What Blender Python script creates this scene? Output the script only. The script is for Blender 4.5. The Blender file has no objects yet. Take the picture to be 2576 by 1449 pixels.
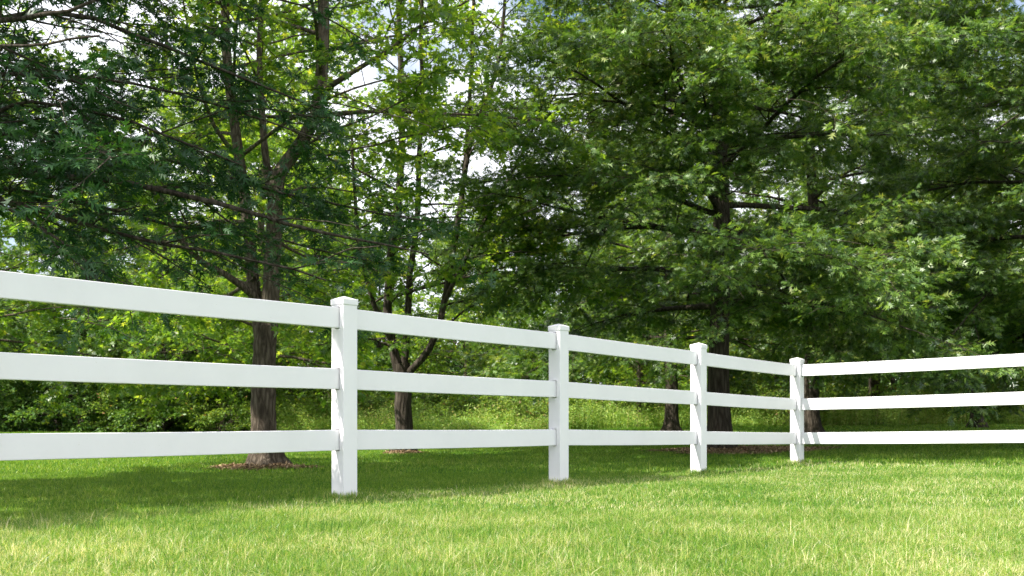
import bpy, math
import numpy as np
from mathutils import Vector

# ------------------------------------------------------------------ camera, world, sun, exposure
sc = bpy.context.scene
COL = sc.collection
CAMZ = 0.51
FD, CXD, HYD = 2582.0, 1288.0, 1073.3          # focal length / centre / horizon in 2576-px units of the photo
cam = bpy.data.cameras.new('camera')
cam_o = bpy.data.objects.new('camera', cam)
COL.objects.link(cam_o)
cam_o.location = (0, 0, CAMZ)
cam_o.rotation_euler = (math.radians(90), 0, 0)
cam.sensor_width = 36.0
cam.lens = 36.0 * FD / 2576.0
cam.shift_y = (HYD - 724.5) / 2576.0
cam.clip_start = 0.05
cam.clip_end = 3000
cam.dof.use_dof = True
cam.dof.focus_distance = 6.2
cam.dof.aperture_fstop = 5.6
sc.camera = cam_o

K_SUN = np.array([-0.555, -0.315, 0.770])
K_SUN /= np.linalg.norm(K_SUN)
SUN_EL = math.asin(K_SUN[2])
SUN_AZ = math.atan2(K_SUN[0], K_SUN[1])
w = bpy.data.worlds.new('World')
sc.world = w
w.use_nodes = True
nt = w.node_tree
bg = nt.nodes['Background']
sky = nt.nodes.new('ShaderNodeTexSky')
sky.sky_type = 'NISHITA'
sky.sun_disc = False
sky.sun_elevation = SUN_EL
sky.sun_rotation = SUN_AZ % (2 * math.pi)
sky.air_density = 1.0
sky.dust_density = 1.2
tc = nt.nodes.new('ShaderNodeTexCoord')
mp = nt.nodes.new('ShaderNodeMapping')
mp.inputs['Scale'].default_value = (1.6, 1.6, 3.4)
mp.inputs['Location'].default_value = (0.35, 0.1, 0.0)
nz = nt.nodes.new('ShaderNodeTexNoise')
nz.inputs['Scale'].default_value = 2.1
nz.inputs['Detail'].default_value = 6
nz.inputs['Roughness'].default_value = 0.55
rp = nt.nodes.new('ShaderNodeValToRGB')
rp.color_ramp.elements[0].position = 0.36
rp.color_ramp.elements[1].position = 0.50
mx = nt.nodes.new('ShaderNodeMix')
mx.data_type = 'RGBA'
mx.inputs[7].default_value = (9.0, 9.2, 9.9, 1)
nt.links.new(tc.outputs['Generated'], mp.inputs['Vector'])
nt.links.new(mp.outputs[0], nz.inputs['Vector'])
nt.links.new(nz.outputs['Fac'], rp.inputs[0])
nt.links.new(rp.outputs[0], mx.inputs[0])
nt.links.new(sky.outputs[0], mx.inputs[6])
nt.links.new(mx.outputs[2], bg.inputs['Color'])
bg.inputs['Strength'].default_value = 0.085

sl = bpy.data.lights.new('sun', 'SUN')
sl.energy = 5.0
sl.angle = math.radians(0.5)
sl.color = (1.0, 0.95, 0.86)
so = bpy.data.objects.new('sun', sl)
COL.objects.link(so)
so.location = (0, 0, 30)
so.rotation_euler = Vector(K_SUN).to_track_quat('Z', 'Y').to_euler()

sc.view_settings.view_transform = 'Standard'
sc.view_settings.look = 'None'
sc.view_settings.gamma = 1.0
sc.view_settings.exposure = 1.24
sc.cycles.use_denoising = True
sc.cycles.denoiser = 'OPENIMAGEDENOISE'
sc.cycles.denoising_input_passes = 'RGB_ALBEDO_NORMAL'
sc.cycles.denoising_prefilter = 'NONE'
sc.cycles.sample_clamp_indirect = 6.0
sc.cycles.max_bounces = 7
sc.cycles.diffuse_bounces = 4
sc.cycles.transmission_bounces = 5
sc.cycles.glossy_bounces = 2
sc.cycles.caustics_reflective = False
sc.cycles.caustics_refractive = False
sc.cycles.use_adaptive_sampling = True
sc.cycles.adaptive_threshold = 0.012

rng = np.random.default_rng(7)

# ------------------------------------------------------------------ helpers
def tag(o, label=None, cat=None, group=None, kind=None):
    if label: o['label'] = label
    if cat: o['category'] = cat
    if group: o['group'] = group
    if kind: o['kind'] = kind
    return o

def empty(name, loc=(0, 0, 0), rz=0.0):
    o = bpy.data.objects.new(name, None)
    COL.objects.link(o)
    o.location = loc
    o.rotation_euler = (0, 0, rz)
    o.empty_display_size = 0.3
    return o

def link(name, me, mat=None, parent=None):
    o = bpy.data.objects.new(name, me)
    if mat and not me.materials: me.materials.append(mat)
    COL.objects.link(o)
    if parent: o.parent = parent
    return o

def copy_tree(o, parent=None):
    c = o.copy()
    COL.objects.link(c)
    c.parent = parent
    for ch in [x for x in COL.objects if x.parent == o]:
        copy_tree(ch, c)
    return c

def mesh_np(name, verts, faces_flat, counts, smooth=False):
    """fast mesh from numpy: verts (N,3), flat loop indices, verts per face"""
    me = bpy.data.meshes.new(name)
    me.vertices.add(len(verts))
    me.vertices.foreach_set('co', np.ascontiguousarray(verts, dtype=np.float32).ravel())
    me.loops.add(len(faces_flat))
    me.loops.foreach_set('vertex_index', np.ascontiguousarray(faces_flat, dtype=np.int32).ravel())
    me.polygons.add(len(counts))
    starts = np.concatenate([[0], np.cumsum(counts)[:-1]]).astype(np.int32)
    me.polygons.foreach_set('loop_start', starts)
    me.polygons.foreach_set('loop_total', np.ascontiguousarray(counts, dtype=np.int32))
    if smooth:
        me.polygons.foreach_set('use_smooth', np.ones(len(counts), dtype=bool))
    me.update(calc_edges=True)
    return me

def unit(v):
    return v / np.maximum(np.linalg.norm(v, axis=-1, keepdims=True), 1e-9)

def ss(x, a, b):
    t = np.clip((x - a) / (b - a), 0, 1)
    return t * t * (3 - 2 * t)

def ground(X, Y):
    X = np.asarray(X, float); Y = np.asarray(Y, float)
    g = ss(Y, 10, 40) * (0.29 + 0.26 * ss(X, -10, 15))
    g = g + 0.075 * ss(X, 0.8, 6.0) * ss(Y, 5, 12)
    g = g + 0.006 * np.sin(X * 1.7 + 0.6) * np.cos(Y * 1.3)
    return g

def P(xd, yd, Z):
    """a point of the place seen at photo pixel (xd, yd), Z metres away"""
    return np.array([(xd - CXD) / FD * Z, Z, CAMZ + (HYD - yd) / FD * Z])

# ------------------------------------------------------------------ materials
def mat_new(name):
    m = bpy.data.materials.new(name)
    m.use_nodes = True
    return m, m.node_tree, m.node_tree.nodes['Principled BSDF']

def ramp(nt, stops):
    r = nt.nodes.new('ShaderNodeValToRGB')
    e = r.color_ramp.elements
    while len(e) > 1: e.remove(e[-1])
    e[0].position = stops[0][0]; e[0].color = (*stops[0][1], 1)
    for p, c in stops[1:]:
        n = e.new(p); n.color = (*c, 1)
    return r

def leaf_mat(name, stops, tr_col, tr_fac=0.4, rough=0.38, spec=0.5, tscale=0.35, noise_amt=0.35):
    """leaf: glossy diffuse face plus translucent light; hue varies per leaf and per limb"""
    m, nt, b = mat_new(name)
    geo = nt.nodes.new('ShaderNodeNewGeometry')
    tcn = nt.nodes.new('ShaderNodeTexCoord')
    n = nt.nodes.new('ShaderNodeTexNoise')
    n.inputs['Scale'].default_value = tscale
    n.inputs['Detail'].default_value = 3
    nt.links.new(tcn.outputs['Object'], n.inputs['Vector'])
    mm = nt.nodes.new('ShaderNodeMath'); mm.operation = 'MULTIPLY_ADD'
    mm.inputs[1].default_value = noise_amt * 2
    mm.inputs[2].default_value = -noise_amt
    nt.links.new(n.outputs['Fac'], mm.inputs[0])
    ad = nt.nodes.new('ShaderNodeMath'); ad.operation = 'ADD'; ad.use_clamp = True
    nt.links.new(geo.outputs['Random Per Island'], ad.inputs[0])
    nt.links.new(mm.outputs[0], ad.inputs[1])
    r = ramp(nt, stops)
    nt.links.new(ad.outputs[0], r.inputs[0])
    nt.links.new(r.outputs[0], b.inputs['Base Color'])
    b.inputs['Roughness'].default_value = rough
    b.inputs['Specular IOR Level'].default_value = spec
    t = nt.nodes.new('ShaderNodeBsdfTranslucent')
    tm = nt.nodes.new('ShaderNodeMix'); tm.data_type = 'RGBA'; tm.blend_type = 'MULTIPLY'
    tm.inputs[0].default_value = 1.0
    tm.inputs[7].default_value = (*tr_col, 1)
    nt.links.new(r.outputs[0], tm.inputs[6])
    nt.links.new(tm.outputs[2], t.inputs['Color'])
    ms = nt.nodes.new('ShaderNodeMixShader')
    ms.inputs[0].default_value = tr_fac
    nt.links.new(b.outputs[0], ms.inputs[1])
    nt.links.new(t.outputs[0], ms.inputs[2])
    nt.links.new(ms.outputs[0], nt.nodes['Material Output'].inputs['Surface'])
    return m

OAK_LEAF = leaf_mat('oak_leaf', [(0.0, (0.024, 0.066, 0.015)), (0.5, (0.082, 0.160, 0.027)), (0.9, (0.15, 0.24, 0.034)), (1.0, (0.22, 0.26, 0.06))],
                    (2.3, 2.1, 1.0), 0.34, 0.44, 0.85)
DARK_OAK_LEAF = leaf_mat('shade_tinted_oak_leaf', [(0.0, (0.012, 0.046, 0.015)), (0.6, (0.022, 0.070, 0.018)), (1.0, (0.046, 0.110, 0.022))],  # oak leaf with the shade of the crown above put into its darker colour
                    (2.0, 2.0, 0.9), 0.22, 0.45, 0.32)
MAPLE_LEAF = leaf_mat('maple_leaf', [(0.0, (0.055, 0.125, 0.020)), (0.5, (0.095, 0.180, 0.024)), (0.9, (0.15, 0.235, 0.030)), (1.0, (0.22, 0.26, 0.05))],
                    (2.7, 2.3, 1.0), 0.55, 0.42, 0.4)
EDGE_LEAF = leaf_mat('thicket_leaf', [(0.0, (0.036, 0.096, 0.022)), (0.5, (0.080, 0.165, 0.028)), (1.0, (0.15, 0.235, 0.038))],
                    (2.2, 2.0, 1.0), 0.26, 0.45, 0.35, 0.8)
SHRUB_LEAF = leaf_mat('shrub_leaf', [(0.0, (0.085, 0.165, 0.035)), (0.5, (0.15, 0.25, 0.04)), (0.97, (0.20, 0.27, 0.05)), (1.0, (0.25, 0.15, 0.06))],
                    (2.0, 1.8, 1.0), 0.40, 0.5, 0.3)
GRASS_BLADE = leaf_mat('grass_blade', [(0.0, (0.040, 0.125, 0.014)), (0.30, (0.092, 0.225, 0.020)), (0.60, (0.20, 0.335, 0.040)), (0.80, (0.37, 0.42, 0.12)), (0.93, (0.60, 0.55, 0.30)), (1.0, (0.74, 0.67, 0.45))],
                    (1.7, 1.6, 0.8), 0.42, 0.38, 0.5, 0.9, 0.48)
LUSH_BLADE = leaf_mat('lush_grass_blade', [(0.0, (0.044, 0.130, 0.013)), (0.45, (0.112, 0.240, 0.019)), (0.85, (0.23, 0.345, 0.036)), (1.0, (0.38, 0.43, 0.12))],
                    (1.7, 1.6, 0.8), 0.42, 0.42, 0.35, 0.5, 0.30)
WEED_LEAF = leaf_mat('meadow_weed', [(0.0, (0.16, 0.28, 0.06)), (0.6, (0.28, 0.42, 0.09)), (0.88, (0.38, 0.45, 0.12)), (1.0, (0.46, 0.38, 0.20))],
                    (1.7, 1.6, 0.9), 0.4, 0.5, 0.3, 0.5, 0.3)

def bark_mat(name, c0, c1, c2, sc_=9.0):
    m, nt, b = mat_new(name)
    tcn = nt.nodes.new('ShaderNodeTexCoord')
    mpn = nt.nodes.new('ShaderNodeMapping')
    mpn.inputs['Scale'].default_value = (sc_, sc_, sc_ * 0.16)
    n = nt.nodes.new('ShaderNodeTexNoise'); n.inputs['Scale'].default_value = 2.2
    n.inputs['Detail'].default_value = 9; n.inputs['Roughness'].default_value = 0.66
    v = nt.nodes.new('ShaderNodeTexVoronoi'); v.feature = 'DISTANCE_TO_EDGE'; v.inputs['Scale'].default_value = 3.0
    nt.links.new(tcn.outputs['Object'], mpn.inputs[0])
    nw = nt.nodes.new('ShaderNodeMix'); nw.data_type = 'VECTOR'; nw.inputs[0].default_value = 0.22
    nt.links.new(mpn.outputs[0], nw.inputs[4]); nt.links.new(n.outputs['Color'], nw.inputs[5])
    nt.links.new(mpn.outputs[0], n.inputs['Vector'])
    nt.links.new(nw.outputs[1], v.inputs['Vector'])
    mu = nt.nodes.new('ShaderNodeMath'); mu.operation = 'MULTIPLY_ADD'; mu.inputs[1].default_value = 1.3
    nt.links.new(v.outputs['Distance'], mu.inputs[0]); nt.links.new(n.outputs['Fac'], mu.inputs[2])
    r = ramp(nt, [(0.30, c0), (0.55, c1), (0.95, c2)])
    nt.links.new(mu.outputs[0], r.inputs[0])
    nt.links.new(r.outputs[0], b.inputs['Base Color'])
    b.inputs['Roughness'].default_value = 0.9
    b.inputs['Specular IOR Level'].default_value = 0.15
    bp = nt.nodes.new('ShaderNodeBump'); bp.inputs['Strength'].default_value = 0.9; bp.inputs['Distance'].default_value = 0.03
    nt.links.new(mu.outputs[0], bp.inputs['Height'])
    nt.links.new(bp.outputs[0], b.inputs['Normal'])
    return m

MAPLE_BARK = bark_mat('maple_bark', (0.024, 0.019, 0.014), (0.068, 0.053, 0.038), (0.150, 0.122, 0.092))
OAK_BARK = bark_mat('oak_bark', (0.014, 0.011, 0.008), (0.038, 0.030, 0.022), (0.085, 0.070, 0.055), 7.0)

def vinyl():
    m, nt, b = mat_new('white_vinyl')
    tcn = nt.nodes.new('ShaderNodeTexCoord')
    n = nt.nodes.new('ShaderNodeTexNoise'); n.inputs['Scale'].default_value = 2.3; n.inputs['Detail'].default_value = 6
    n.inputs['Roughness'].default_value = 0.65
    nt.links.new(tcn.outputs['Object'], n.inputs['Vector'])
    r = ramp(nt, [(0.30, (0.77, 0.748, 0.78)), (0.60, (0.815, 0.79, 0.825))])
    nt.links.new(n.outputs['Fac'], r.inputs[0])
    # splashed soil specks low down
    n2 = nt.nodes.new('ShaderNodeTexNoise'); n2.inputs['Scale'].default_value = 90; n2.inputs['Detail'].default_value = 2
    nt.links.new(tcn.outputs['Object'], n2.inputs['Vector'])
    r2 = ramp(nt, [(0.73, (1, 1, 1)), (0.78, (0.72, 0.68, 0.60))])
    nt.links.new(n2.outputs['Fac'], r2.inputs[0])
    mxx = nt.nodes.new('ShaderNodeMix'); mxx.data_type = 'RGBA'; mxx.blend_type = 'MULTIPLY'; mxx.inputs[0].default_value = 0.5
    nt.links.new(r.outputs[0], mxx.inputs[6]); nt.links.new(r2.outputs[0], mxx.inputs[7])
    nt.links.new(mxx.outputs[2], b.inputs['Base Color'])
    b.inputs['Roughness'].default_value = 0.42
    b.inputs['Specular IOR Level'].default_value = 0.35
    wv = nt.nodes.new('ShaderNodeTexNoise'); wv.inputs['Scale'].default_value = 7
    nt.links.new(tcn.outputs['Object'], wv.inputs['Vector'])
    bp = nt.nodes.new('ShaderNodeBump'); bp.inputs['Strength'].default_value = 0.12; bp.inputs['Distance'].default_value = 0.01
    nt.links.new(wv.outputs['Fac'], bp.inputs['Height']); nt.links.new(bp.outputs[0], b.inputs['Normal'])
    return m
VINYL = vinyl()

def lawn_mat():
    m, nt, b = mat_new('lawn_soil_and_turf')
    tcn = nt.nodes.new('ShaderNodeTexCoord')
    n = nt.nodes.new('ShaderNodeTexNoise'); n.inputs['Scale'].default_value = 0.6; n.inputs['Detail'].default_value = 8
    n2 = nt.nodes.new('ShaderNodeTexNoise'); n2.inputs['Scale'].default_value = 34; n2.inputs['Detail'].default_value = 6
    n2.inputs['Roughness'].default_value = 0.75
    for k in (n, n2): nt.links.new(tcn.outputs['Object'], k.inputs['Vector'])
    a = nt.nodes.new('ShaderNodeMath'); a.operation = 'MULTIPLY_ADD'; a.inputs[1].default_value = 0.45
    nt.links.new(n.outputs['Fac'], a.inputs[0])
    h = nt.nodes.new('ShaderNodeMath'); h.operation = 'MULTIPLY'; h.inputs[1].default_value = 0.55
    nt.links.new(n2.outputs['Fac'], h.inputs[0]); nt.links.new(h.outputs[0], a.inputs[2])
    r = ramp(nt, [(0.36, (0.026, 0.085, 0.010)), (0.50, (0.050, 0.145, 0.014)), (0.64, (0.095, 0.20, 0.022)), (0.78, (0.17, 0.23, 0.05))])
    nt.links.new(a.outputs[0], r.inputs[0])
    nt.links.new(r.outputs[0], b.inputs['Base Color'])
    b.inputs['Roughness'].default_value = 0.9
    b.inputs['Specular IOR Level'].default_value = 0.1
    bp = nt.nodes.new('ShaderNodeBump'); bp.inputs['Strength'].default_value = 1.0; bp.inputs['Distance'].default_value = 0.05
    nt.links.new(n2.outputs['Fac'], bp.inputs['Height']); nt.links.new(bp.outputs[0], b.inputs['Normal'])
    return m
LAWN = lawn_mat()
LITTER = leaf_mat('dry_litter', [(0.0, (0.13, 0.085, 0.045)), (0.5, (0.27, 0.18, 0.10)), (1.0, (0.50, 0.38, 0.23))], (1, 1, 1), 0.1, 0.8, 0.2, 3.0, 0.2)
m_, nt_, b_ = mat_new('bare_soil')
n_ = nt_.nodes.new('ShaderNodeTexNoise'); n_.inputs['Scale'].default_value = 28; n_.inputs['Detail'].default_value = 7
t_ = nt_.nodes.new('ShaderNodeTexCoord'); nt_.links.new(t_.outputs['Object'], n_.inputs['Vector'])
r_ = ramp(nt_, [(0.35, (0.07, 0.045, 0.028)), (0.65, (0.20, 0.135, 0.085))]); nt_.links.new(n_.outputs['Fac'], r_.inputs[0])
nt_.links.new(r_.outputs[0], b_.inputs['Base Color']); b_.inputs['Roughness'].default_value = 0.95
SOIL = m_

# ------------------------------------------------------------------ the ground
def axis(a, b, c, d, fine, coarse):
    return np.concatenate([np.linspace(a, b, coarse, endpoint=False), np.linspace(b, c, fine, endpoint=False), np.linspace(c, d, coarse)])
gx = axis(-900, -30, 40, 900, 141, 20)
gy = axis(-300, -6, 60, 1500, 133, 20)
GX, GY = np.meshgrid(gx, gy)
V = np.stack([GX, GY, ground(GX, GY)], -1).reshape(-1, 3)
nx, ny = len(gx), len(gy)
idx = np.arange(nx * ny).reshape(ny, nx)
F = np.stack([idx[:-1, :-1], idx[:-1, 1:], idx[1:, 1:], idx[1:, :-1]], -1).reshape(-1, 4)
tag(link('lawn', mesh_np('lawn', V, F.ravel(), np.full(len(F), 4), True), LAWN), kind='structure')

# ------------------------------------------------------------------ the fence
FDIR = np.array([0.639, 0.769]); FDIR /= np.linalg.norm(FDIR)        # left run
P1 = np.array([-1.153, 7.06]); BAY = 2.44
P4 = P1 + 3 * BAY * FDIR
RDIR = np.array([0.811, -0.585]); RDIR /= np.linalg.norm(RDIR)        # right run
BAY2 = 2.66
RAIL_H, RAIL_T, RAIL_GAP = 0.140, 0.038, 0.4175
posts = [  # xy, bottom-rail underside z (world), post top z, run angle
    (P1 - 2 * BAY * FDIR, CAMZ - 0.180), (P1 - BAY * FDIR, CAMZ - 0.175), (P1, CAMZ - 0.161), (P1 + BAY * FDIR, CAMZ - 0.163),
    (P1 + 2 * BAY * FDIR, CAMZ - 0.187), (P4, CAMZ - 0.2135),
    (P4 + BAY2 * RDIR, CAMZ - 0.174), (P4 + 2 * BAY2 * RDIR, CAMZ - 0.145)]
CAPD = [0.078, 0.078, 0.078, 0.080, 0.092, 0.090, 0.085, 0.085]
PH = 0.0635
HW, HH = RAIL_T / 2 + 0.005, 0.005

fence = empty('vinyl_fence', (P4[0], P4[1], float(ground(*P4))))
tag(fence, 'white vinyl three-rail fence crossing the lawn and turning a corner at its far post', 'fence')
FO = np.array(fence.location)

def post_mesh(i):
    """hollow square post, rounded corners, with the slots the rails slide into"""
    (xy, zb) = posts[i]
    run_left = i <= 5
    ax = FDIR if run_left else RDIR
    ay = np.array([-ax[1], ax[0]])
    # sides (outward dir sign): -ax, +ax ; +-ay.  slots per side
    slots = {'-x': True, '+x': True, '-y': False, '+y': False}
    if i == 5: slots = {'-x': True, '+x': False, '-y': True, '+y': False}
    rad = 0.006
    prof = []           # (x, y) ccw, plus side name of the segment starting here
    def side(name):
        d = {'-y': ((1, 0), (0, -1)), '+x': ((0, 1), (1, 0)), '+y': ((-1, 0), (0, 1)), '-x': ((0, -1), (-1, 0))}[name]
        t, n = np.array(d[0], float), np.array(d[1], float)
        for u in (-PH + rad, -HW, HW, PH - rad):
            prof.append((n * PH + t * u, name if u in (-HW,) else None))
        # corner arc to next side
        c = n * (PH - rad) + t * (PH - rad)
        for a in (30, 60):
            a = math.radians(a)
            prof.append((c + rad * (n * math.cos(a) + t * math.sin(a)), None))
    for s in ('-y', '+x', '+y', '-x'): side(s)
    z0 = float(ground(*xy)) - 0.25
    zt = zb + 2 * RAIL_GAP + RAIL_H + CAPD[i] - 0.028
    zs = [z0]
    for k in range(3):
        zs += [zb + k * RAIL_GAP - HH, zb + k * RAIL_GAP + RAIL_H + HH]
    zs.append(zt)
    n = len(prof)
    V, Fc = [], []
    for z in zs:
        for (p, s) in prof:
            q = xy + p[0] * ax + p[1] * ay
            V.append((q[0] - FO[0], q[1] - FO[1], z - FO[2]))
    for r in range(len(zs) - 1):
        for j in range(n):
            s = prof[j][1]
            if s and slots[s] and r % 2 == 1: continue
            a, b2 = r * n + j, r * n + (j + 1) % n
            Fc.append((a, b2, b2 + n, a + n))
    Fc.append(tuple(range((len(zs) - 1) * n, len(zs) * n)))
    me = bpy.data.meshes.new('post'); me.from_pydata(V, [], Fc); me.update()
    for p in me.polygons: p.use_smooth = False
    # cap: a square sleeve with a shallow pyramid on top
    h, hi = PH + 0.005, PH + 0.005
    rings = [(h - 0.001, zt - 0.030), (h, zt - 0.028), (h, zt + 0.006), (h - 0.003, zt + 0.010), (h * 0.5, zt + 0.022), (0.004, zt + 0.032)]
    CV, CF = [], []
    def ring(hh, z):
        rr = min(0.006, hh * 0.3)
        pts = []
        for sx, sy, a0 in ((1, -1, -90), (1, 1, 0), (-1, 1, 90), (-1, -1, 180)):
            for da in (0, 45, 90):
                a = math.radians(a0 + da)
                pts.append((sx * (hh - rr) + rr * math.cos(a), sy * (hh - rr) + rr * math.sin(a)))
        for (x_, y_) in pts:
            q = xy + x_ * ax + y_ * ay
            CV.append((q[0] - FO[0], q[1] - FO[1], z - FO[2]))
    ring(PH - 0.002, zt - 0.030)
    for hh, z in rings: ring(hh, z)
    m = 12
    nr = len(rings) + 1
    for r in range(nr - 1):
        for j in range(m):
            a, b2 = r * m + j, r * m + (j + 1) % m
            CF.append((a, b2, b2 + m, a + m))
    CF.append(tuple(range((nr - 1) * m, nr * m)))
    mc = bpy.data.meshes.new('post_cap'); mc.from_pydata(CV, [], CF); mc.update()
    return me, mc

for i in range(len(posts)):
    me, mc = post_mesh(i)
    po = link('post', me, VINYL, fence)
    if i == 5: po['label'] = 'corner post where the two runs of fence meet'
    link('post_cap', mc, VINYL, po)

def rail_mesh(a, b, za, zb_):
    """one rail from post centre a to post centre b, sagging by a hair"""
    d = unit(b - a); nn = np.array([-d[1], d[0]])
    L = np.linalg.norm(b - a)
    s0, s1 = 0.032, L - 0.032
    r = 0.0045
    prof = []
    for sx, sz, a0 in ((1, -1, -90), (1, 1, 0), (-1, 1, 90), (-1, -1, 180)):
        for da in (0, 30, 60, 90):
            an = math.radians(a0 + da)
            prof.append((sx * (RAIL_T / 2 - r) + r * math.cos(an), RAIL_H / 2 + sz * (RAIL_H / 2 - r) + r * math.sin(an)))
    N = 9; m = len(prof); V, Fc = [], []
    ph = rng.uniform(0, 6)
    for k in range(N):
        t = k / (N - 1); s = s0 + (s1 - s0) * t
        zc = za + (zb_ - za) * (s / L) - 0.004 * math.sin(math.pi * t)
        off = 0.0012 * math.sin(ph + 5 * t)
        for (u, v) in prof:
            q = a + d * s + nn * (u + off)
            V.append((q[0] - FO[0], q[1] - FO[1], zc + v - FO[2]))
    for k in range(N - 1):
        for j in range(m):
            i0, i1 = k * m + j, k * m + (j + 1) % m
            Fc.append((i0, i0 + m, i1 + m, i1))
    Fc.append(tuple(range(m))); Fc.append(tuple(reversed(range((N - 1) * m, N * m))))
    me = bpy.data.meshes.new('rail'); me.from_pydata(V, [], Fc); me.update()
    return me

for i in range(len(posts) - 1):
    for k in range(3):
        rb = rail_mesh(posts[i][0], posts[i + 1][0], posts[i][1] + k * RAIL_GAP, posts[i + 1][1] + k * RAIL_GAP)
        link('rail', rb, VINYL, fence)

# ------------------------------------------------------------------ leaves
T_OAK_V = np.array([(0, -.14, 0), (0, .16, .0), (0, .42, .02), (0, .70, .02), (0, 1.05, -.08),
                    (.27, .24, .05), (-.27, .24, .05), (.47, .56, .02), (-.47, .56, .02), (.33, .90, -.03), (-.33, .90, -.03),
                    (.07, .70, .0), (-.07, .70, .0), (.03, .02, 0), (-.03, .02, 0)], float)
T_OAK_F = np.array([(13, 5, 1), (14, 1, 6), (1, 7, 2), (1, 2, 8), (2, 9, 3), (2, 3, 10), (12, 11, 4), (0, 13, 14)])
T_MAP_V = np.array([(0, 0, 0), (.42, .18, .03), (.16, .34, 0), (.44, .72, -.02), (.13, .58, 0), (0, 1.0, -.10),
                    (-.13, .58, 0), (-.44, .72, -.02), (-.16, .34, 0), (-.42, .18, .03)], float)
T_MAP_F = np.array([(0, 1, 2), (0, 2, 8), (2, 3, 4), (2, 4, 6), (2, 6, 8), (4, 5, 6), (6, 7, 8), (8, 9, 0)])
T_SIM_V = np.array([(0, 0, 0), (.33, .40, .08), (0, 1, -.08), (-.33, .45, .06), ], float)
T_SIM_F = np.array([(0, 1, 2), (0, 2, 3)])

def leaves_mesh(name, pos, dr, nr, size, tv, tf):
    y = unit(dr)
    x = unit(np.cross(y, nr))
    z = np.cross(x, y)
    R = np.stack([x, y, z], 1)                       # N,3(axes),3
    V = np.einsum('vk,nkj->nvj', tv, R) * size[:, None, None] + pos[:, None, :]
    n, v = len(pos), len(tv)
    F = (tf[None] + (np.arange(n) * v)[:, None, None]).reshape(-1, 3)
    return mesh_np(name, V.reshape(-1, 3), F.ravel(), np.full(len(F), 3))

def tubes_mesh(name, polys):
    """polys: list of (pts (n,3), radii (n), sides)"""
    Vs, Fs, base = [], [], 0
    for pts, rad, k in polys:
        n = len(pts)
        t = np.empty_like(pts); t[1:-1] = pts[2:] - pts[:-2]; t[0] = pts[1] - pts[0]; t[-1] = pts[-1] - pts[-2]
        t = unit(t)
        ref = np.array([1.0, 0, 0]) if abs(t[0, 2]) > 0.7 else np.array([0, 0, 1.0])
        u = unit(ref - (t @ ref)[:, None] * t)
        v = np.cross(t, u)
        an = np.arange(k) * 2 * np.pi / k
        rr = rad if rad.ndim == 2 else np.repeat(rad[:, None], k, 1)
        ring = pts[:, None] + rr[..., None] * (np.cos(an)[None, :, None] * u[:, None] + np.sin(an)[None, :, None] * v[:, None])
        Vs.append(ring.reshape(-1, 3))
        i = np.arange(n - 1)[:, None] * k; j = np.arange(k)[None]
        a = base + i + j; b = base + i + (j + 1) % k
        Fs.append(np.stack([a, b, b + k, a + k], -1).reshape(-1, 4))
        base += n * k
    V = np.concatenate(Vs); F = np.concatenate(Fs)
    return mesh_np(name, V, F.ravel(), np.full(len(F), 4), True)

def spline(ctrl, step, wob=0.0, r=None):
    """Catmull-Rom through control points, resampled, with a little wander"""
    c = np.asarray(ctrl, float)
    c = np.vstack([2 * c[0] - c[1], c, 2 * c[-1] - c[-2]])
    out = []
    for i in range(1, len(c) - 2):
        L = np.linalg.norm(c[i + 1] - c[i]); n = max(2, int(L / step))
        for t in np.arange(n) / n:
            out.append(0.5 * ((2 * c[i]) + (-c[i - 1] + c[i + 1]) * t + (2 * c[i - 1] - 5 * c[i] + 4 * c[i + 1] - c[i + 2]) * t * t
                              + (-c[i - 1] + 3 * c[i] - 3 * c[i + 1] + c[i + 2]) * t ** 3))
    out.append(c[-2])
    out = np.array(out)
    if wob:
        g = np.cumsum(r.normal(0, wob, out.shape), 0); g -= np.linspace(0, 1, len(out))[:, None] * g[-1]
        out[1:-1] += g[1:-1]
    return out

def curve_dir(start, d, L, n, bend, wob, r):
    """points of a branch that starts towards d and bends by vector 'bend'"""
    pts = [start]; d = d / np.linalg.norm(d)
    for i in range(n):
        d = d + bend / n + r.normal(0, wob, 3)
        d = d / np.linalg.norm(d)
        pts.append(pts[-1] + d * L / n)
    return np.array(pts)

def shades_sunlit_ground(p, pad=0.0):
    """True where a twig would throw its shade on the open lawn in front of the fence, on the right-hand run or on the far-left lawn"""
    k = np.maximum(p[:, 2] - 0.1, 0) / K_SUN[2]
    g = p[:, :2] - K_SUN[None, :2] * k[:, None]
    n1 = np.array([FDIR[1], -FDIR[0]]); n2 = np.array([RDIR[1], -RDIR[0]])
    d1 = (g - P1) @ n1; d2 = (g - P4) @ n2
    al = (g - P1) @ FDIR
    wob = .16 * np.sin(al * 2.3) + .10 * np.sin(al * 5.1 + 1) + .26 * (1 - ss(al, 3.0, 4.6)) - .12 * np.clip(al - 3, 0, 9)
    front = (d1 > wob - pad) & (d2 > -1.15 - pad)
    glade = (g[:, 0] < -4.35 + .25 * np.sin(g[:, 1] * 1.9) + .15 * np.sin(g[:, 1] * 5)) & (g[:, 1] > 8.3) & (g[:, 1] < 19)
    return front | glade

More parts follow.
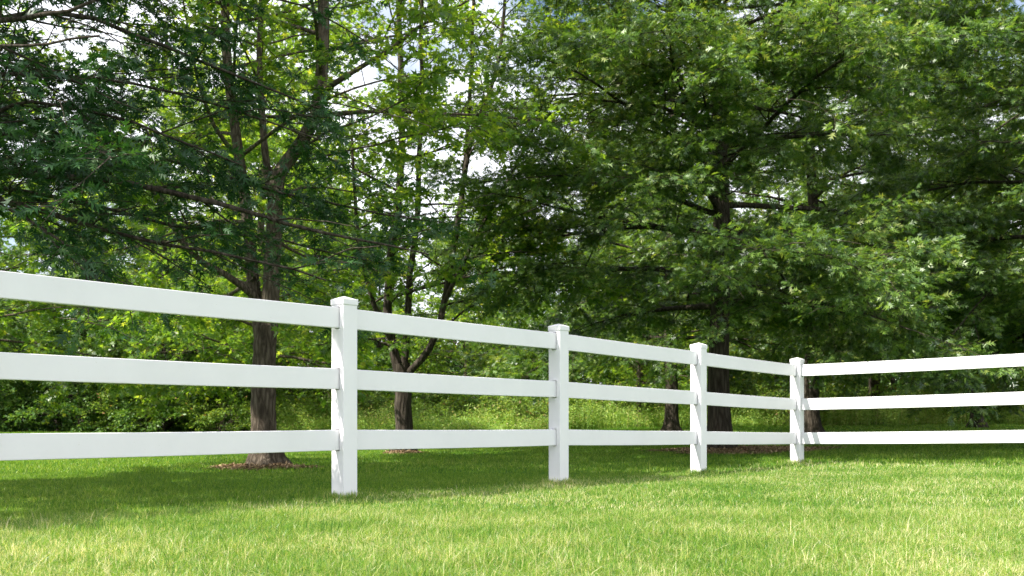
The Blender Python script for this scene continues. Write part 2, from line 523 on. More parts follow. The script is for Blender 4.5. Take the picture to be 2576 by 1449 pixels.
class Tree:
    def __init__(s, seed, leaf_size, per_twig, twig_len, flat=0.5, droop=-0.25, sub=9, twigs=9, far=False):
        s.r = np.random.default_rng(seed)
        s.cl = (.90, .42, .22)
        s.polys, s.tw0, s.twd, s.twl = [], [], [], []
        s.leaf_size, s.per_twig, s.twig_len, s.flat, s.droop, s.sub, s.twigs = leaf_size, per_twig, twig_len, flat, droop, sub, twigs
    def trunk(s, ctrl, r0, r1, flare=0.0, sides=18, step=0.22, wob=0.006):
        pts = spline(ctrl, step, wob, s.r)
        t = np.linspace(0, 1, len(pts))
        rad = r0 + (r1 - r0) * t ** 0.8
        an = np.arange(sides) * 2 * np.pi / sides
        lob = 1 + 0.05 * np.sin(3 * an[None] + t[:, None] * 4) + 0.03 * np.sin(7 * an[None] - t[:, None] * 9)
        R = rad[:, None] * lob
        if flare:
            h = pts[:, 2] - pts[0, 2]
            fl = np.exp(-h / 0.19)[:, None]
            R = R * (1 + flare * fl * (0.6 + 0.4 * np.sin(5 * an[None] + 1.0) + 0.25 * np.sin(3 * an[None])))
        s.polys.append((pts, R, sides))
        return pts, rad
    def twigs_on(s, pts, frm, n, tl):
        """leafy twigs along a branch"""
        r = s.r
        t = r.uniform(frm, 1.0, n) ** 0.8
        f = t * (len(pts) - 1); i = np.minimum(f.astype(int), len(pts) - 2); fr = (f - i)[:, None]
        p = pts[i] * (1 - fr) + pts[i + 1] * fr
        tg = unit(pts[i + 1] - pts[i])
        side = np.cross(tg, [0, 0, 1.0]); side = unit(side) * r.choice([-1, 1], (n, 1))
        d = tg * r.uniform(0.3, 1.0, (n, 1)) + side * r.uniform(0.3, 1.1, (n, 1)) + np.array([0, 0, 1.0]) * r.normal(0.05, s.flat, (n, 1))
        d = unit(d)
        s.tw0.append(p); s.twd.append(d); s.twl.append(r.uniform(0.6, 1.3, n) * tl)
    def branch(s, pts, r0, r1, level, sub=None, frm=0.2, leafy=True, len_k=0.42):
        r = s.r
        t = np.linspace(0, 1, len(pts))
        s.polys.append((pts, r0 + (r1 - r0) * t ** 0.75, {1: 8, 2: 5, 3: 4}[level]))
        L = np.linalg.norm(np.diff(pts, axis=0), axis=1).sum()
        if level == 1:
            n = sub if sub is not None else max(4, int(s.sub * L / 4))
            for k in range(n):
                tt = frm + (0.98 - frm) * (k + r.uniform(0, 1)) / n
                f = tt * (len(pts) - 1); i = min(int(f), len(pts) - 2)
                p = pts[i] + (pts[i + 1] - pts[i]) * (f - i)
                tg = unit(pts[i + 1] - pts[i])
                side = unit(np.cross(tg, [0, 0, 1.0])) * (1 if k % 2 else -1)
                d = tg * r.uniform(0.5, 1.0) + side * r.uniform(0.4, 1.0) + np.array([0, 0, r.normal(0.08, s.flat * 0.8)])
                l2 = min(L * len_k * (1.15 - 0.6 * tt) * r.uniform(0.6, 1.25), 2.6)
                q = curve_dir(p, d, l2, 6, np.array([0, 0, s.droop * r.uniform(0.2, 1.4)]), 0.09, r)
                s.branch(q, max(0.006, (r0 + (r1 - r0) * tt) * 0.45), 0.003, 2)
            s.branch_tip(pts)
        elif level == 2 and leafy:
            s.twigs_on(pts, 0.15, max(3, int(s.twigs * L)), s.twig_len)
            for k in range(max(1, int(L * 1.6))):
                i = r.integers(1, len(pts) - 1)
                tg = unit(pts[i + 1] - pts[i])
                d = tg * 0.7 + unit(np.cross(tg, [0, 0, 1.0])) * r.choice([-1, 1]) * r.uniform(.4, .9) + np.array([0, 0, r.normal(0, s.flat)])
                q = curve_dir(pts[i], d, L * r.uniform(.3, .55), 4, np.array([0, 0, s.droop * .5]), 0.1, r)
                s.polys.append((q, np.linspace(0.005, 0.002, len(q)), 3))
                s.twigs_on(q, 0.1, max(2, int(s.twigs * L * .45)), s.twig_len)
    def branch_tip(s, pts):
        s.twigs_on(pts[len(pts) // 2:], 0.2, max(4, int(s.twigs * 1.2)), s.twig_len)
    def limbs(s, pts, rad, h0, h1, n, len0, len1, up0=0.05, up1=0.6, droop0=-0.5, droop1=0.1, az=None, sub=None):
        """whorled limbs up a trunk; long and drooping low down, short and rising at the top"""
        r = s.r
        z = pts[:, 2] - pts[0, 2]
        for k in range(n):
            u = (k + r.uniform(0, .9)) / n
            h = h0 + (h1 - h0) * u
            i = int(np.clip(np.searchsorted(z, h), 1, len(pts) - 1))
            a = k * 2.399 + r.normal(0, 0.35)
            if az is not None and r.random() < az[2]:
                a = r.uniform(az[0], az[1])
            L = (len0 + (len1 - len0) * u ** 1.1) * r.uniform(0.75, 1.15)
            d = np.array([math.cos(a), math.sin(a), up0 + (up1 - up0) * u + r.normal(0, .1)])
            q = curve_dir(pts[i], d, L, 12, np.array([0, 0, droop0 + (droop1 - droop0) * u]), 0.055, r)
            rr = min(rad[i] * 0.42, 0.016 * L + 0.01)
            s.branch(q, rr, 0.005, 1, sub=sub)
    def build(s, name, label, cat, loc, leafmat, barkmat, tv, tf, group=None, thin=None, world=True):
        """thin(P)->(keep probability, size factor) thins leaves where the picture never looks"""
        r = s.r
        loc = np.asarray(loc, float)
        p0 = np.concatenate(s.tw0); d = np.concatenate(s.twd); l = np.concatenate(s.twl)
        cl = clump(p0, 1.15, len(p0) % 17)
        ok = r.random(len(p0)) < np.clip(s.cl[0] + s.cl[1] * cl, s.cl[2], 1)
        p0, d, l = p0[ok], d[ok], l[ok]
        if world:  # crown shaped for the light: twigs that would shade the sunlit ground are cut
            ok = ~shades_sunlit_ground(p0 + d * (l * .6)[:, None]) & ~shades_sunlit_ground(p0)
            p0, d, l = p0[ok], d[ok], l[ok]
            s.polys = [q for q in s.polys if q[2] > 5 or not shades_sunlit_ground(q[0]).mean() > .5]
        nT = len(p0)
        # twigs: short drooping sticks
        end = p0 + d * l[:, None] + np.array([0, 0, -0.12]) * l[:, None]
        mid = p0 + d * (l * .5)[:, None]
        keepT = np.ones(nT, bool)
        if thin is not None:
            kp, _ = thin(p0); keepT = r.random(nT) < np.maximum(kp, .0) + .02
        rad = 0.0035
        k = 3
        selT = np.where(keepT)[0]
        u = unit(np.cross(d[selT], [0, 0, 1.0]) + 1e-6); v = np.cross(d[selT], u)
        an = np.arange(3) * 2.0944
        rings = []
        for pt, rr in ((p0[selT], rad), (mid[selT], rad * .8), (end[selT], rad * .35)):
            rings.append(pt[:, None] + rr * (np.cos(an)[None, :, None] * u[:, None] + np.sin(an)[None, :, None] * v[:, None]))
        TV = np.concatenate(rings, 1)                           # n,9,3
        ft = []
        for q in range(2):
            for j in range(3):
                ft.append((q * 3 + j, q * 3 + (j + 1) % 3, q * 3 + 3 + (j + 1) % 3, q * 3 + 3 + j))
        TF = (np.array(ft)[None] + (np.arange(len(selT)) * 9)[:, None, None]).reshape(-1, 4)
        # leaves
        m = s.per_twig
        t = (np.arange(m)[None] + r.uniform(0, 1, (nT, m))) / m
        t = 0.15 + 0.9 * t
        base = p0[:, None] + d[:, None] * (l[:, None] * t)[..., None] + np.array([0, 0, -0.12]) * (l[:, None] * t ** 2)[..., None]
        sd = unit(np.cross(d, [0, 0, 1.0]))[:, None] * np.where(np.arange(m) % 2, 1, -1)[None, :, None]
        ld = d[:, None] * r.uniform(0.2, 1.1, (nT, m, 1)) + sd * r.uniform(0.3, 1.2, (nT, m, 1)) + r.normal(0, .28, (nT, m, 3)) + np.array([0, 0, -0.22])
        ln = np.array([-.12, -.25, 0.85]) + r.normal(0, 0.62, (nT, m, 3))
        ls = s.leaf_size * r.uniform(0.5, 1.3, (nT, m))
        base = base + unit(ld) * (0.03 + 0.15 * ls[..., None])
        base, ld, ln, ls = base.reshape(-1, 3), ld.reshape(-1, 3), ln.reshape(-1, 3), ls.ravel()
        if thin is not None:
            kp, sf = thin(base)
            sel = r.random(len(base)) < kp
            base, ld, ln, ls = base[sel], ld[sel], ln[sel], (ls * sf)[sel]
        if thin is not None:      # bare wood only where it can matter
            pass
        off = loc if world else np.zeros(3)
        crown = leaves_mesh('crown', base - off, ld, ln, ls, tv, tf)
        wood = tubes_mesh('trunk', s.polys)
        co = np.empty(len(wood.vertices) * 3, np.float32); wood.vertices.foreach_get('co', co)
        co = co.reshape(-1, 3)
        nv = len(co)
        fl = np.empty(len(wood.loops), np.int32); wood.loops.foreach_get('vertex_index', fl)
        ct = np.empty(len(wood.polygons), np.int32); wood.polygons.foreach_get('loop_total', ct)
        bpy.data.meshes.remove(wood)
        wood = mesh_np('trunk', np.vstack([co, TV.reshape(-1, 3)]) - off, np.concatenate([fl, (TF + nv).ravel()]),
                       np.concatenate([ct, np.full(len(TF), 4)]), True)
        root = empty(name, loc)
        tag(root, label, cat, group)
        link('trunk', wood, barkmat, root)
        link('crown', crown, leafmat, root)
        print(name, 'leaves', len(base), 'twigs', len(selT))
        return root

def view_thin(hi=0.30, sz=1.7, side=0.66):
    """full density in and near the view; above it fewer, larger leaves that still cast the shade"""
    def f(p):
        top = CAMZ + 0.436 * p[:, 1] + 0.5
        inside = (p[:, 2] < top) & (np.abs(p[:, 0]) < side * p[:, 1] + 1.0) & (p[:, 1] > 0)
        return np.where(inside, 1.0, hi), np.where(inside, 1.0, sz)
    return f

def clump(p, s, ph):
    """leafy sprays and the holes between them"""
    x, y, z = p[:, 0] * s + ph, p[:, 1] * s + 2 * ph, p[:, 2] * s * 1.7 + ph
    v = (np.sin(x * 2.1 + 1.3 * np.sin(z * 1.3)) + np.sin(y * 2.3 + 1.1 * np.sin(x * 1.1)) + np.sin(z * 2.2 + 1.4 * np.sin(y * .9 + 1)))
    v = v + .7 * (np.sin(x * 4.7 + y * 2.1) + np.sin(z * 5.1 + x * 1.7))
    return v

def gz(x, y): return float(ground(x, y))

# ------------------------------------------------------------------ T1: forked maple, left of centre
def tree1():
    T = Tree(11, 0.095, 11, 0.31, flat=0.38, droop=-0.1, sub=8, twigs=10)
    Z = 12.5
    b = P(668, 1170, Z); b[2] = gz(b[0], b[1]) - 0.05
    T.trunk([b, P(667, 1050, Z), P(667, 930, Z), P(668, 820, Z)], 0.152, 0.136, flare=1.7, step=0.05)
    f = P(668, 830, Z)
    right, rr = T.trunk([P(676, 840, Z), P(684, 720, Z), P(688, 600, Z), P(692, 500, Z - .1), P(700, 440, Z - .1), P(722, 405, Z), P(790, 290, Z), P(810, 130, Z), P(815, -100, Z), P(850, -450, Z), P(880, -900, Z)], 0.112, 0.035, sides=12)
    left, lr = T.trunk([P(655, 840, Z), P(640, 750, Z + .1), P(632, 640, Z + .2), P(622, 540, Z + .3), P(604, 400, Z + .3), P(585, 280, Z + .4), P(565, 120, Z + .4), P(560, -100, Z + .4), P(530, -450, Z), P(520, -800, Z)], 0.085, 0.03, sides=12)
    mid, mr = T.trunk([P(692, 560, Z), P(668, 430, Z + .2), P(655, 300, Z + .3), P(648, 160, Z + .3), P(655, -40, Z + .3), P(640, -400, Z)], 0.055, 0.02, sides=10)
    def L(c, r0, **k):
        T.branch(spline(c, 0.3, 0.012, T.r), r0, 0.006, 1, **k)
    L([P(640, 745, Z), P(560, 690, Z - .2), P(480, 640, Z - .4), P(430, 560, Z - .5), P(390, 470, Z - .5), P(290, 400, Z - .4), P(190, 340, Z - .2), P(60, 280, Z)], 0.05)
    L([P(470, 620, Z - .4), P(400, 500, Z - .7), P(330, 400, Z - 1), P(250, 280, Z - 1.2), P(150, 180, Z - 1.2)], 0.03)
    L([P(604, 400, Z + .3), P(540, 320, Z), P(500, 200, Z - .5), P(470, 60, Z - .6), P(430, -120, Z - .8)], 0.035)
    L([P(800, 240, Z), P(880, 180, Z - .4), P(980, 120, Z - .6), P(1050, 60, Z - .8), P(1160, 0, Z - 1.2), P(1300, -80, Z - 1.4)], 0.04)
    L([P(722, 405, Z), P(820, 330, Z - .4), P(930, 290, Z - .9), P(1060, 230, Z - 1.2)], 0.022)
    L([P(700, 760, Z), P(760, 790, Z - .6), P(820, 800, Z - 1.2), P(900, 850, Z - 1.6)], 0.020)
    L([P(640, 700, Z), P(560, 740, Z + .4), P(440, 770, Z + .9), P(300, 800, Z + 1.5), P(150, 800, Z + 1.8)], 0.024)
    L([P(640, 700, Z), P(560, 760, Z + 1.4), P(440, 800, Z + 2.5), P(330, 850, Z + 3.4)], 0.024)
    L([P(690, 600, Z), P(760, 640, Z + .8), P(850, 650, Z + 1.4), P(960, 700, Z + 2)], 0.024)
    L([P(690, 640, Z), P(740, 700, Z + 1.6), P(820, 740, Z + 2.5)], 0.02)
    L([P(625, 560, Z), P(520, 560, Z + .6), P(400, 600, Z + 1.0), P(240, 640, Z + 1.4), P(60, 640, Z + 1.6)], 0.026)
    L([P(690, 500, Z), P(780, 470, Z + .8), P(880, 480, Z + 1.6), P(1000, 500, Z + 2)], 0.024)
    T.limbs(right, rr, 2.2, 8.6, 20, 3.4, 1.6, 0.25, 0.8, -0.2, 0.2)
    T.limbs(left, lr, 2.0, 7.8, 18, 3.4, 1.6, 0.25, 0.8, -0.2, 0.2)
    T.limbs(mid, mr, 0.6, 4.8, 11, 2.6, 1.4, 0.3, 0.8, -0.2, 0.2)
    return T.build('maple_tree', 'maple with a thick trunk forking into two stems just above the leftmost top rail',
                   'tree', b, MAPLE_LEAF, MAPLE_BARK, T_MAP_V, T_MAP_F, thin=view_thin(.5, 1.6))
t1 = tree1()

# ------------------------------------------------------------------ T2: slimmer maple with many upright stems, centre
def tree2():
    T = Tree(23, 0.10, 11, 0.33, flat=0.40, droop=-0.1, sub=8, twigs=8.5)
    Z = 17.4
    b = P(1015, 1145, Z); b[2] = gz(b[0], b[1]) - 0.05
    T.trunk([b, P(1015, 1060, Z), P(1014, 980, Z), P(1012, 915, Z)], 0.145, 0.135, flare=1.2, step=0.08)
    S = []
    S.append(T.trunk([P(1002, 935, Z), P(985, 860, Z), P(975, 780, Z), P(985, 640, Z), P(1005, 480, Z), P(1012, 330, Z), P(1010, 160, Z), P(1000, -50, Z), P(990, -400, Z)], 0.085, 0.03, sides=10))
    S.append(T.trunk([P(1014, 930, Z), P(1022, 850, Z), P(1030, 700, Z + .3), P(1052, 560, Z + .4), P(1058, 400, Z + .5), P(1065, 240, Z + .5), P(1062, 60, Z + .5), P(1070, -250, Z)], 0.065, 0.025, sides=10))
    S.append(T.trunk([P(1022, 945, Z), P(1060, 905, Z - .3), P(1095, 845, Z - .5), P(1125, 720, Z - .5), P(1150, 560, Z - .4), P(1168, 430, Z - .4), P(1190, 330, Z - .4), P(1230, 230, Z - .4), P(1260, 100, Z - .4), P(1280, -150, Z)], 0.064, 0.022, sides=10))
    S.append(T.trunk([P(1168, 440, Z - .4), P(1178, 330, Z), P(1184, 220, Z), P(1190, 40, Z), P(1195, -200, Z)], 0.045, 0.02, sides=8))
    S.append(T.trunk([P(1110, 780, Z - .5), P(1170, 650, Z - .8), P(1240, 520, Z - 1.0), P(1310, 400, Z - 1.1), P(1370, 250, Z - 1.1)], 0.04, 0.015, sides=8))
    S.append(T.trunk([P(985, 860, Z), P(940, 760, Z - .3), P(905, 620, Z - .5), P(890, 450, Z - .6), P(885, 280, Z - .6)], 0.05, 0.018, sides=8))
    def L(c, r0, **k):
        T.branch(spline(c, 0.35, 0.015, T.r), r0, 0.006, 1, **k)
    L([P(990, 880, Z), P(930, 850, Z - .8), P(860, 850, Z - 1.4), P(800, 870, Z - 2)], 0.022)
    L([P(985, 850, Z), P(940, 850, Z + 1), P(880, 880, Z + 2)], 0.02)
    L([P(1095, 850, Z), P(1160, 790, Z), P(1230, 760, Z), P(1330, 780, Z)], 0.024)
    L([P(1120, 740, Z), P(1200, 640, Z + .5), P(1290, 620, Z + 1), P(1380, 640, Z + 1.4)], 0.024)
    L([P(985, 760, Z), P(1050, 700, Z - 1), P(1110, 690, Z - 1.8)], 0.02)
    for i, (p, r) in enumerate(S):
        top = p[-1, 2] - p[0, 2]
        n = [17, 14, 13, 7, 8, 10][i]
        T.limbs(p, r, 0.9 if i < 3 else .5, top * .97, n, 2.7, 1.5, 0.3, 0.8, -0.25, 0.1)
    return T.build('maple_tree', 'slim maple with a fan of upright dark stems, left of the middle post',
                   'tree', b, MAPLE_LEAF, OAK_BARK, T_MAP_V, T_MAP_F, thin=view_thin(.5, 1.6))
t2 = tree2()

# ------------------------------------------------------------------ T0: pin oak whose trunk stands outside the left edge
def tree0():
    T = Tree(5, 0.088, 12, 0.26, flat=0.24, droop=-0.22, sub=8, twigs=10)
    b = np.array([-6.3, 8.6, gz(-6.3, 8.6) - .05])
    tp, tr = T.trunk([b, b + [0.0, 0, 2], b + [.05, .1, 4], b + [0, 0, 7], b + [.1, 0, 11]], 0.21, 0.05, flare=1.0)
    def at(h): return np.array([b[0], b[1], b[2] + h])
    def L(h, c, r0, **k):
        T.branch(spline([at(h)] + [P(*q) for q in c], 0.28, 0.010, T.r), r0, 0.006, 1, frm=.22, len_k=.30, **k)
    L(2.3, [(-150, 400, 8.1), (0, 420, 7.9), (290, 460, 7.7), (560, 520, 7.7), (720, 565, 7.8), (900, 600, 7.9), (1080, 640, 8.0)], 0.058)
    L(2.0, [(-150, 480, 8.0), (0, 508, 7.8), (180, 555, 7.6), (330, 600, 7.5), (640, 660, 7.5), (820, 705, 7.6)], 0.046)
    L(1.8, [(-120, 500, 7.4), (0, 512, 7.1), (110, 570, 6.9), (210, 650, 6.8), (260, 730, 6.8)], 0.026)
    L(2.8, [(-100, 330, 7.7), (0, 290, 7.6), (80, 258, 7.5), (250, 275, 7.5), (420, 335, 7.5), (620, 420, 7.6)], 0.032)
    L(4.0, [(-100, 60, 8.3), (150, 40, 8.2), (330, 85, 8.1), (500, 160, 8.1), (700, 235, 8.2), (880, 300, 8.4)], 0.042)
    L(3.9, [(-100, 90, 6.8), (0, 62, 6.6), (120, 45, 6.5), (230, 8, 6.5), (400, -60, 6.6)], 0.060)
    L(3.4, [(-80, 150, 6.2), (20, 120, 5.8), (130, 110, 5.6), (250, 90, 5.6)], 0.022)
    L(3.3, [(-100, 200, 8.2), (120, 190, 8.0), (330, 215, 8.0), (560, 270, 8.1), (800, 350, 8.2)], 0.030)
    L(4.6, [(-100, -60, 8.6), (250, -70, 8.6), (500, -30, 8.8), (760, 20, 9.0), (930, 110, 9.2)], 0.040)
    L(2.6, [(-100, 350, 9.0), (150, 350, 9.4), (400, 400, 9.8), (640, 470, 10.0), (880, 520, 10.2), (1120, 560, 10.4)], 0.040)
    L(2.1, [(-100, 470, 9.0), (200, 500, 9.4), (430, 560, 9.7), (700, 600, 9.9), (960, 660, 10)], 0.034)
    L(5.2, [(-50, -200, 9), (300, -260, 9.2), (700, -220, 9.4), (1000, -140, 9.6)], 0.045)
    T.limbs(tp, tr, 4.4, 10.5, 22, 5.0, 1.8, 0.35, .8, -.3, .1)
    T.limbs(tp, tr, 3.6, 9.0, 18, 5.6, 3.0, 0.25, .6, -.3, .0, az=(math.radians(165), math.radians(300), 1.0))  # out-of-view limbs added to deepen the shade behind the fence
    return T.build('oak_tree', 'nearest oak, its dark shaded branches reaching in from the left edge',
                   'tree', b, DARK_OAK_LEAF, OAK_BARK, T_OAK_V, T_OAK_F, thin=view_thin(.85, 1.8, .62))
t0 = tree0()

# ------------------------------------------------------------------ T3: the big pin oak, right of centre
def oak_big(seed, b, H, R0, spread, name, label, thin, density=1.0, az=None, ls=0.102):
    T = Tree(seed, ls, 15, 0.35, flat=0.26, droop=-0.30, sub=int(9 * density), twigs=14)
    T.cl = (.74, .60, .08)
    tp, tr = T.trunk([b, b + [0, 0, 1.5], b + [.05, .05, 4], b + [-.05, .1, 8], b + [.05, 0, H]], R0, 0.04, flare=1.0)
    T.limbs(tp, tr, 2.3, H * .95, int(66 * density), spread, 1.8, 0.10, .75, -.55, .1, az=az)
    return T.build(name, label, 'tree', b, OAK_LEAF, OAK_BARK, T_OAK_V, T_OAK_F, thin=thin)
b3 = P(1812, 1130, 17.2); b3[2] = gz(b3[0], b3[1]) - .05
t3 = oak_big(31, b3, 13.5, 0.20, 5.3, 'oak_tree', 'large oak with a stout dark trunk between the third post and the corner post', view_thin(.55, 1.7), 1.2, (math.radians(180), math.radians(330), .35))

def place(src, name_label, cat, x, y, rz, s, group=None, sz=None):
    o = copy_tree(src)
    o.location = (x, y, gz(x, y) - .05)
    o.rotation_euler = (0, 0, rz)
    o.scale = (s, s, sz or s)
    o['label'] = name_label
    if 'group' in o: del o['group']
    if group: o['group'] = group
    return o

# a full-height oak used for the other oaks (its own frame of reference)
def local(tree_fn): return tree_fn()
bo = np.array([10.6, 17.6, gz(10.6, 17.6) - .05])
t6 = oak_big(47, bo, 13.0, 0.21, 5.6, 'oak_tree', 'oak at the right edge with glossy sunlit sprays above the right-hand rails', view_thin(.5, 1.7), 1.1, (math.radians(120), math.radians(300), .4))

def oak_generic():
    T = Tree(77, 0.15, 8, 0.40, flat=0.28, droop=-0.25, sub=8, twigs=10)
    T.cl = (.75, .6, .08)
    b = np.zeros(3)
    tp, tr = T.trunk([b, b + [0, 0, 1.5], b + [.1, .05, 4], b + [-.05, .1, 8], b + [.05, 0, 14]], 0.20, 0.04, flare=1.0)
    T.limbs(tp, tr, 2.4, 13.4, 62, 5.4, 1.8, 0.12, .75, -.5, .1)
    return T.build('oak_tree', 'x', 'tree', b, OAK_LEAF, OAK_BARK, T_OAK_V, T_OAK_F, world=False)
og = oak_generic()
og.location = (7.32, 25.0, gz(7.3, 25) - .05)
og['label'] = 'pin oak whose dark flared trunk base stands just right of the corner post'
place(og, 'pin oak with a dim trunk behind the right-hand rails near the right edge', 'tree', 13.6, 30.0, 1.9, 1.0)
place(og, 'slender dark trunked oak seen between the middle post and the third post', 'tree', 4.25, 27.5, 3.3, .95)
place(og, 'thin trunked oak far back between the corner post and the right edge', 'tree', 16.2, 38.5, 4.4, 1.05)
place(og, 'tall oak behind the large pin oak, its top filling the upper right', 'tree', 13.0, 22.5, 5.3, 1.05)

place(og, 'tall oak far behind the forked maple, seen through its crown', 'tree', -13.5, 40, .8, 1.1)
place(og, 'tall oak standing back between the centre maple and the large oak', 'tree', 5.2, 42.0, 2.7, 1.15)
place(og, 'tall oak at the back, right of the corner post', 'tree', 12.5, 35.5, 3.9, 1.1)

def maple_generic():
    T = Tree(99, 0.15, 8, 0.42, flat=0.42, droop=-0.15, sub=8, twigs=8)
    b = np.zeros(3)
    tp, tr = T.trunk([b, b + [0, 0, 1.5], b + [.1, .05, 3], b + [-.15, .1, 7], b + [.05, 0, 13]], 0.16, 0.03, flare=1.0)
    T.limbs(tp, tr, 1.7, 12.4, 54, 4.6, 1.7, 0.25, .9, -.4, .1)
    return T.build('maple_tree', 'x', 'tree', b, MAPLE_LEAF, MAPLE_BARK, T_MAP_V, T_MAP_F, world=False)
mg = maple_generic()
mg.location = (-14.2, 26.0, gz(-14.2, 26) - .05)
mg['label'] = 'yellow green maple with low branches behind the top rail at the left edge'
place(mg, 'bright green maple standing behind the forked maple, left of it', 'tree', -6.75, 28, 2.0, 1.0)
place(mg, 'loose bright maple far behind, between the two maple trunks', 'tree', -8.4, 35, 3.5, .85)
place(mg, 'maple at the wood edge just left of the middle post', 'tree', -1.9, 41, 5.2, .72)
place(mg, 'light green tree at the back between the centre maple and the big oak', 'tree', 4.6, 37, 4.4, .75)

# ------------------------------------------------------------------ the wood's edge: bushy trees with leaves to the ground
def bushy(seed, H, W, matl, n_l, ls):
    T = Tree(seed, ls, 8, 0.42, flat=0.5, droop=-0.2, sub=7, twigs=8.5)
    b = np.zeros(3)
    tp, tr = T.trunk([b, b + [.1, 0, H * .3], b + [-.1, .1, H * .6], b + [.05, 0, H]], 0.13 * H / 8, 0.02, flare=.6, sides=10)
    T.limbs(tp, tr, 0.35, H * .96, n_l, W, W * .35, 0.1, .8, -.15, .1)
    T.limbs(tp, tr, 0.15, H * .35, 16, W, W * .9, 0.0, .4, -.25, -.1)
    return T
Tb = bushy(201, 9, 3.4, EDGE_LEAF, 46, 0.17)
be = Tb.build('woodland_tree', 'x', 'tree', np.zeros(3), EDGE_LEAF, OAK_BARK, T_SIM_V, T_SIM_F, world=False)
edge = [
 (-22.5, 44, 0.2, 1.0, 'woodland tree in the far dark thicket nearest the left edge'),
 (-18.6, 42, 1.3, 1.1, 'bushy tree in the far thicket, second from the left edge'),
 (-15.0, 45, 2.2, 1.0, 'dark thicket tree midway between the left edge and the forked maple trunk'),
 (-11.6, 42, 3.1, .95, 'leafy tree of the far thicket just left of the forked maple trunk'),
 (-8.6, 46, 4.0, 1.1, 'far tree directly behind the forked maple trunk'),
 (-5.6, 43, 5.0, .9, 'far tree seen between the first full post and the centre maple trunk'),
 (-2.2, 48, 0.9, 1.0, 'far dark tree behind the centre maple, right of its trunk'),
 (1.1, 46, 1.7, .78, 'rounded green tree at the wood edge left of the middle post'),
 (4.6, 48, 2.6, .95, 'wood edge tree just right of the middle post'),
 (8.8, 46, 3.6, .9, 'wood edge tree left of the third post'),
 (12.4, 47, 4.7, .95, 'dark wood edge tree seen between the third post and the corner post'),
 (17.0, 46, 5.5, .85, 'wood edge tree behind the right-hand rails next to the corner'),
 (21.5, 47, .4, .95, 'wood edge tree behind the middle of the right-hand rails'),
 (26.0, 46, 1.2, 1.0, 'wood edge tree behind the right end of the right-hand rails'),
 (-20.4, 38.5, 1.9, .62, 'low leafy tree standing out from the thicket near the left edge'),
 (-16.6, 39.5, 2.9, .7, 'low rounded tree at the front of the left thicket'),
 (-12.9, 38.0, 4.9, .6, 'small tree at the front of the thicket left of the forked maple'),
 (-9.9, 40.0, 5.9, .62, 'small tree at the front of the thicket against the forked maple'),
 (-26.5, 47, 2.8, 1.1, 'outermost woodland tree beyond the left edge of the thicket'),
]
for i, (x, y, rz, s, lab) in enumerate(edge):
    if i == 0:
        be.location = (x, y, gz(x, y)); be.rotation_euler = (0, 0, rz); be['label'] = lab; o = be
    else:
        o = place(be, lab, 'tree', x, y, rz, s)
    o['group'] = "trees along the far wood's edge"
for i, (x, y, rz, s, lab) in enumerate([
 (-20, 56, .5, 1.5, 'tall back row tree of the wood showing above the left thicket'),
 (-11, 58, 1.5, 1.6, 'tall back row tree of the wood left of the forked maple'),
 (6.5, 60, 3.2, 1.5, 'tall back row tree of the wood behind the middle post'),
 (15, 58, 4.1, 1.7, 'tall back row tree of the wood behind the corner post'),
 (25, 60, 5.1, 1.7, 'tall back row tree of the wood at the right')]):
    place(be, lab, 'tree', x, y, rz, s)['group'] = "trees along the far wood's edge"

def far_wood():
    r = np.random.default_rng(77)
    n = 3600
    cx_ = r.uniform(-62, 72, n); cy_ = r.uniform(60, 70, n) - 4 * np.exp(-((cx_ + 20) / 18) ** 2)
    top = 7.2 + 1.6 * np.sin(cx_ * .33) + 1.1 * np.sin(cx_ * .9 + 2)
    cz_ = r.uniform(0, 1, n) ** .8 * top
    m = 42
    c = np.stack([cx_, cy_, cz_ + ground(cx_, cy_)], -1)[:, None]
    q = unit(r.normal(0, 1, (n, m, 3))) * r.uniform(.3, 1, (n, m, 1)) * r.uniform(.7, 1.5, (n, 1, 1)) * [1, 1, .6]
    p = (c + q).reshape(-1, 3)
    dr = q.reshape(-1, 3) + r.normal(0, .5, p.shape); nr = r.normal(0, .5, p.shape) + [0, 0, 1]
    tag(link('distant_wood', leaves_mesh('distant_wood', p, dr, nr, r.uniform(.25, .5, len(p)), T_SIM_V, T_SIM_F), EDGE_LEAF),
        'dense far wood behind all the trees', 'wood', kind='stuff')
far_wood()

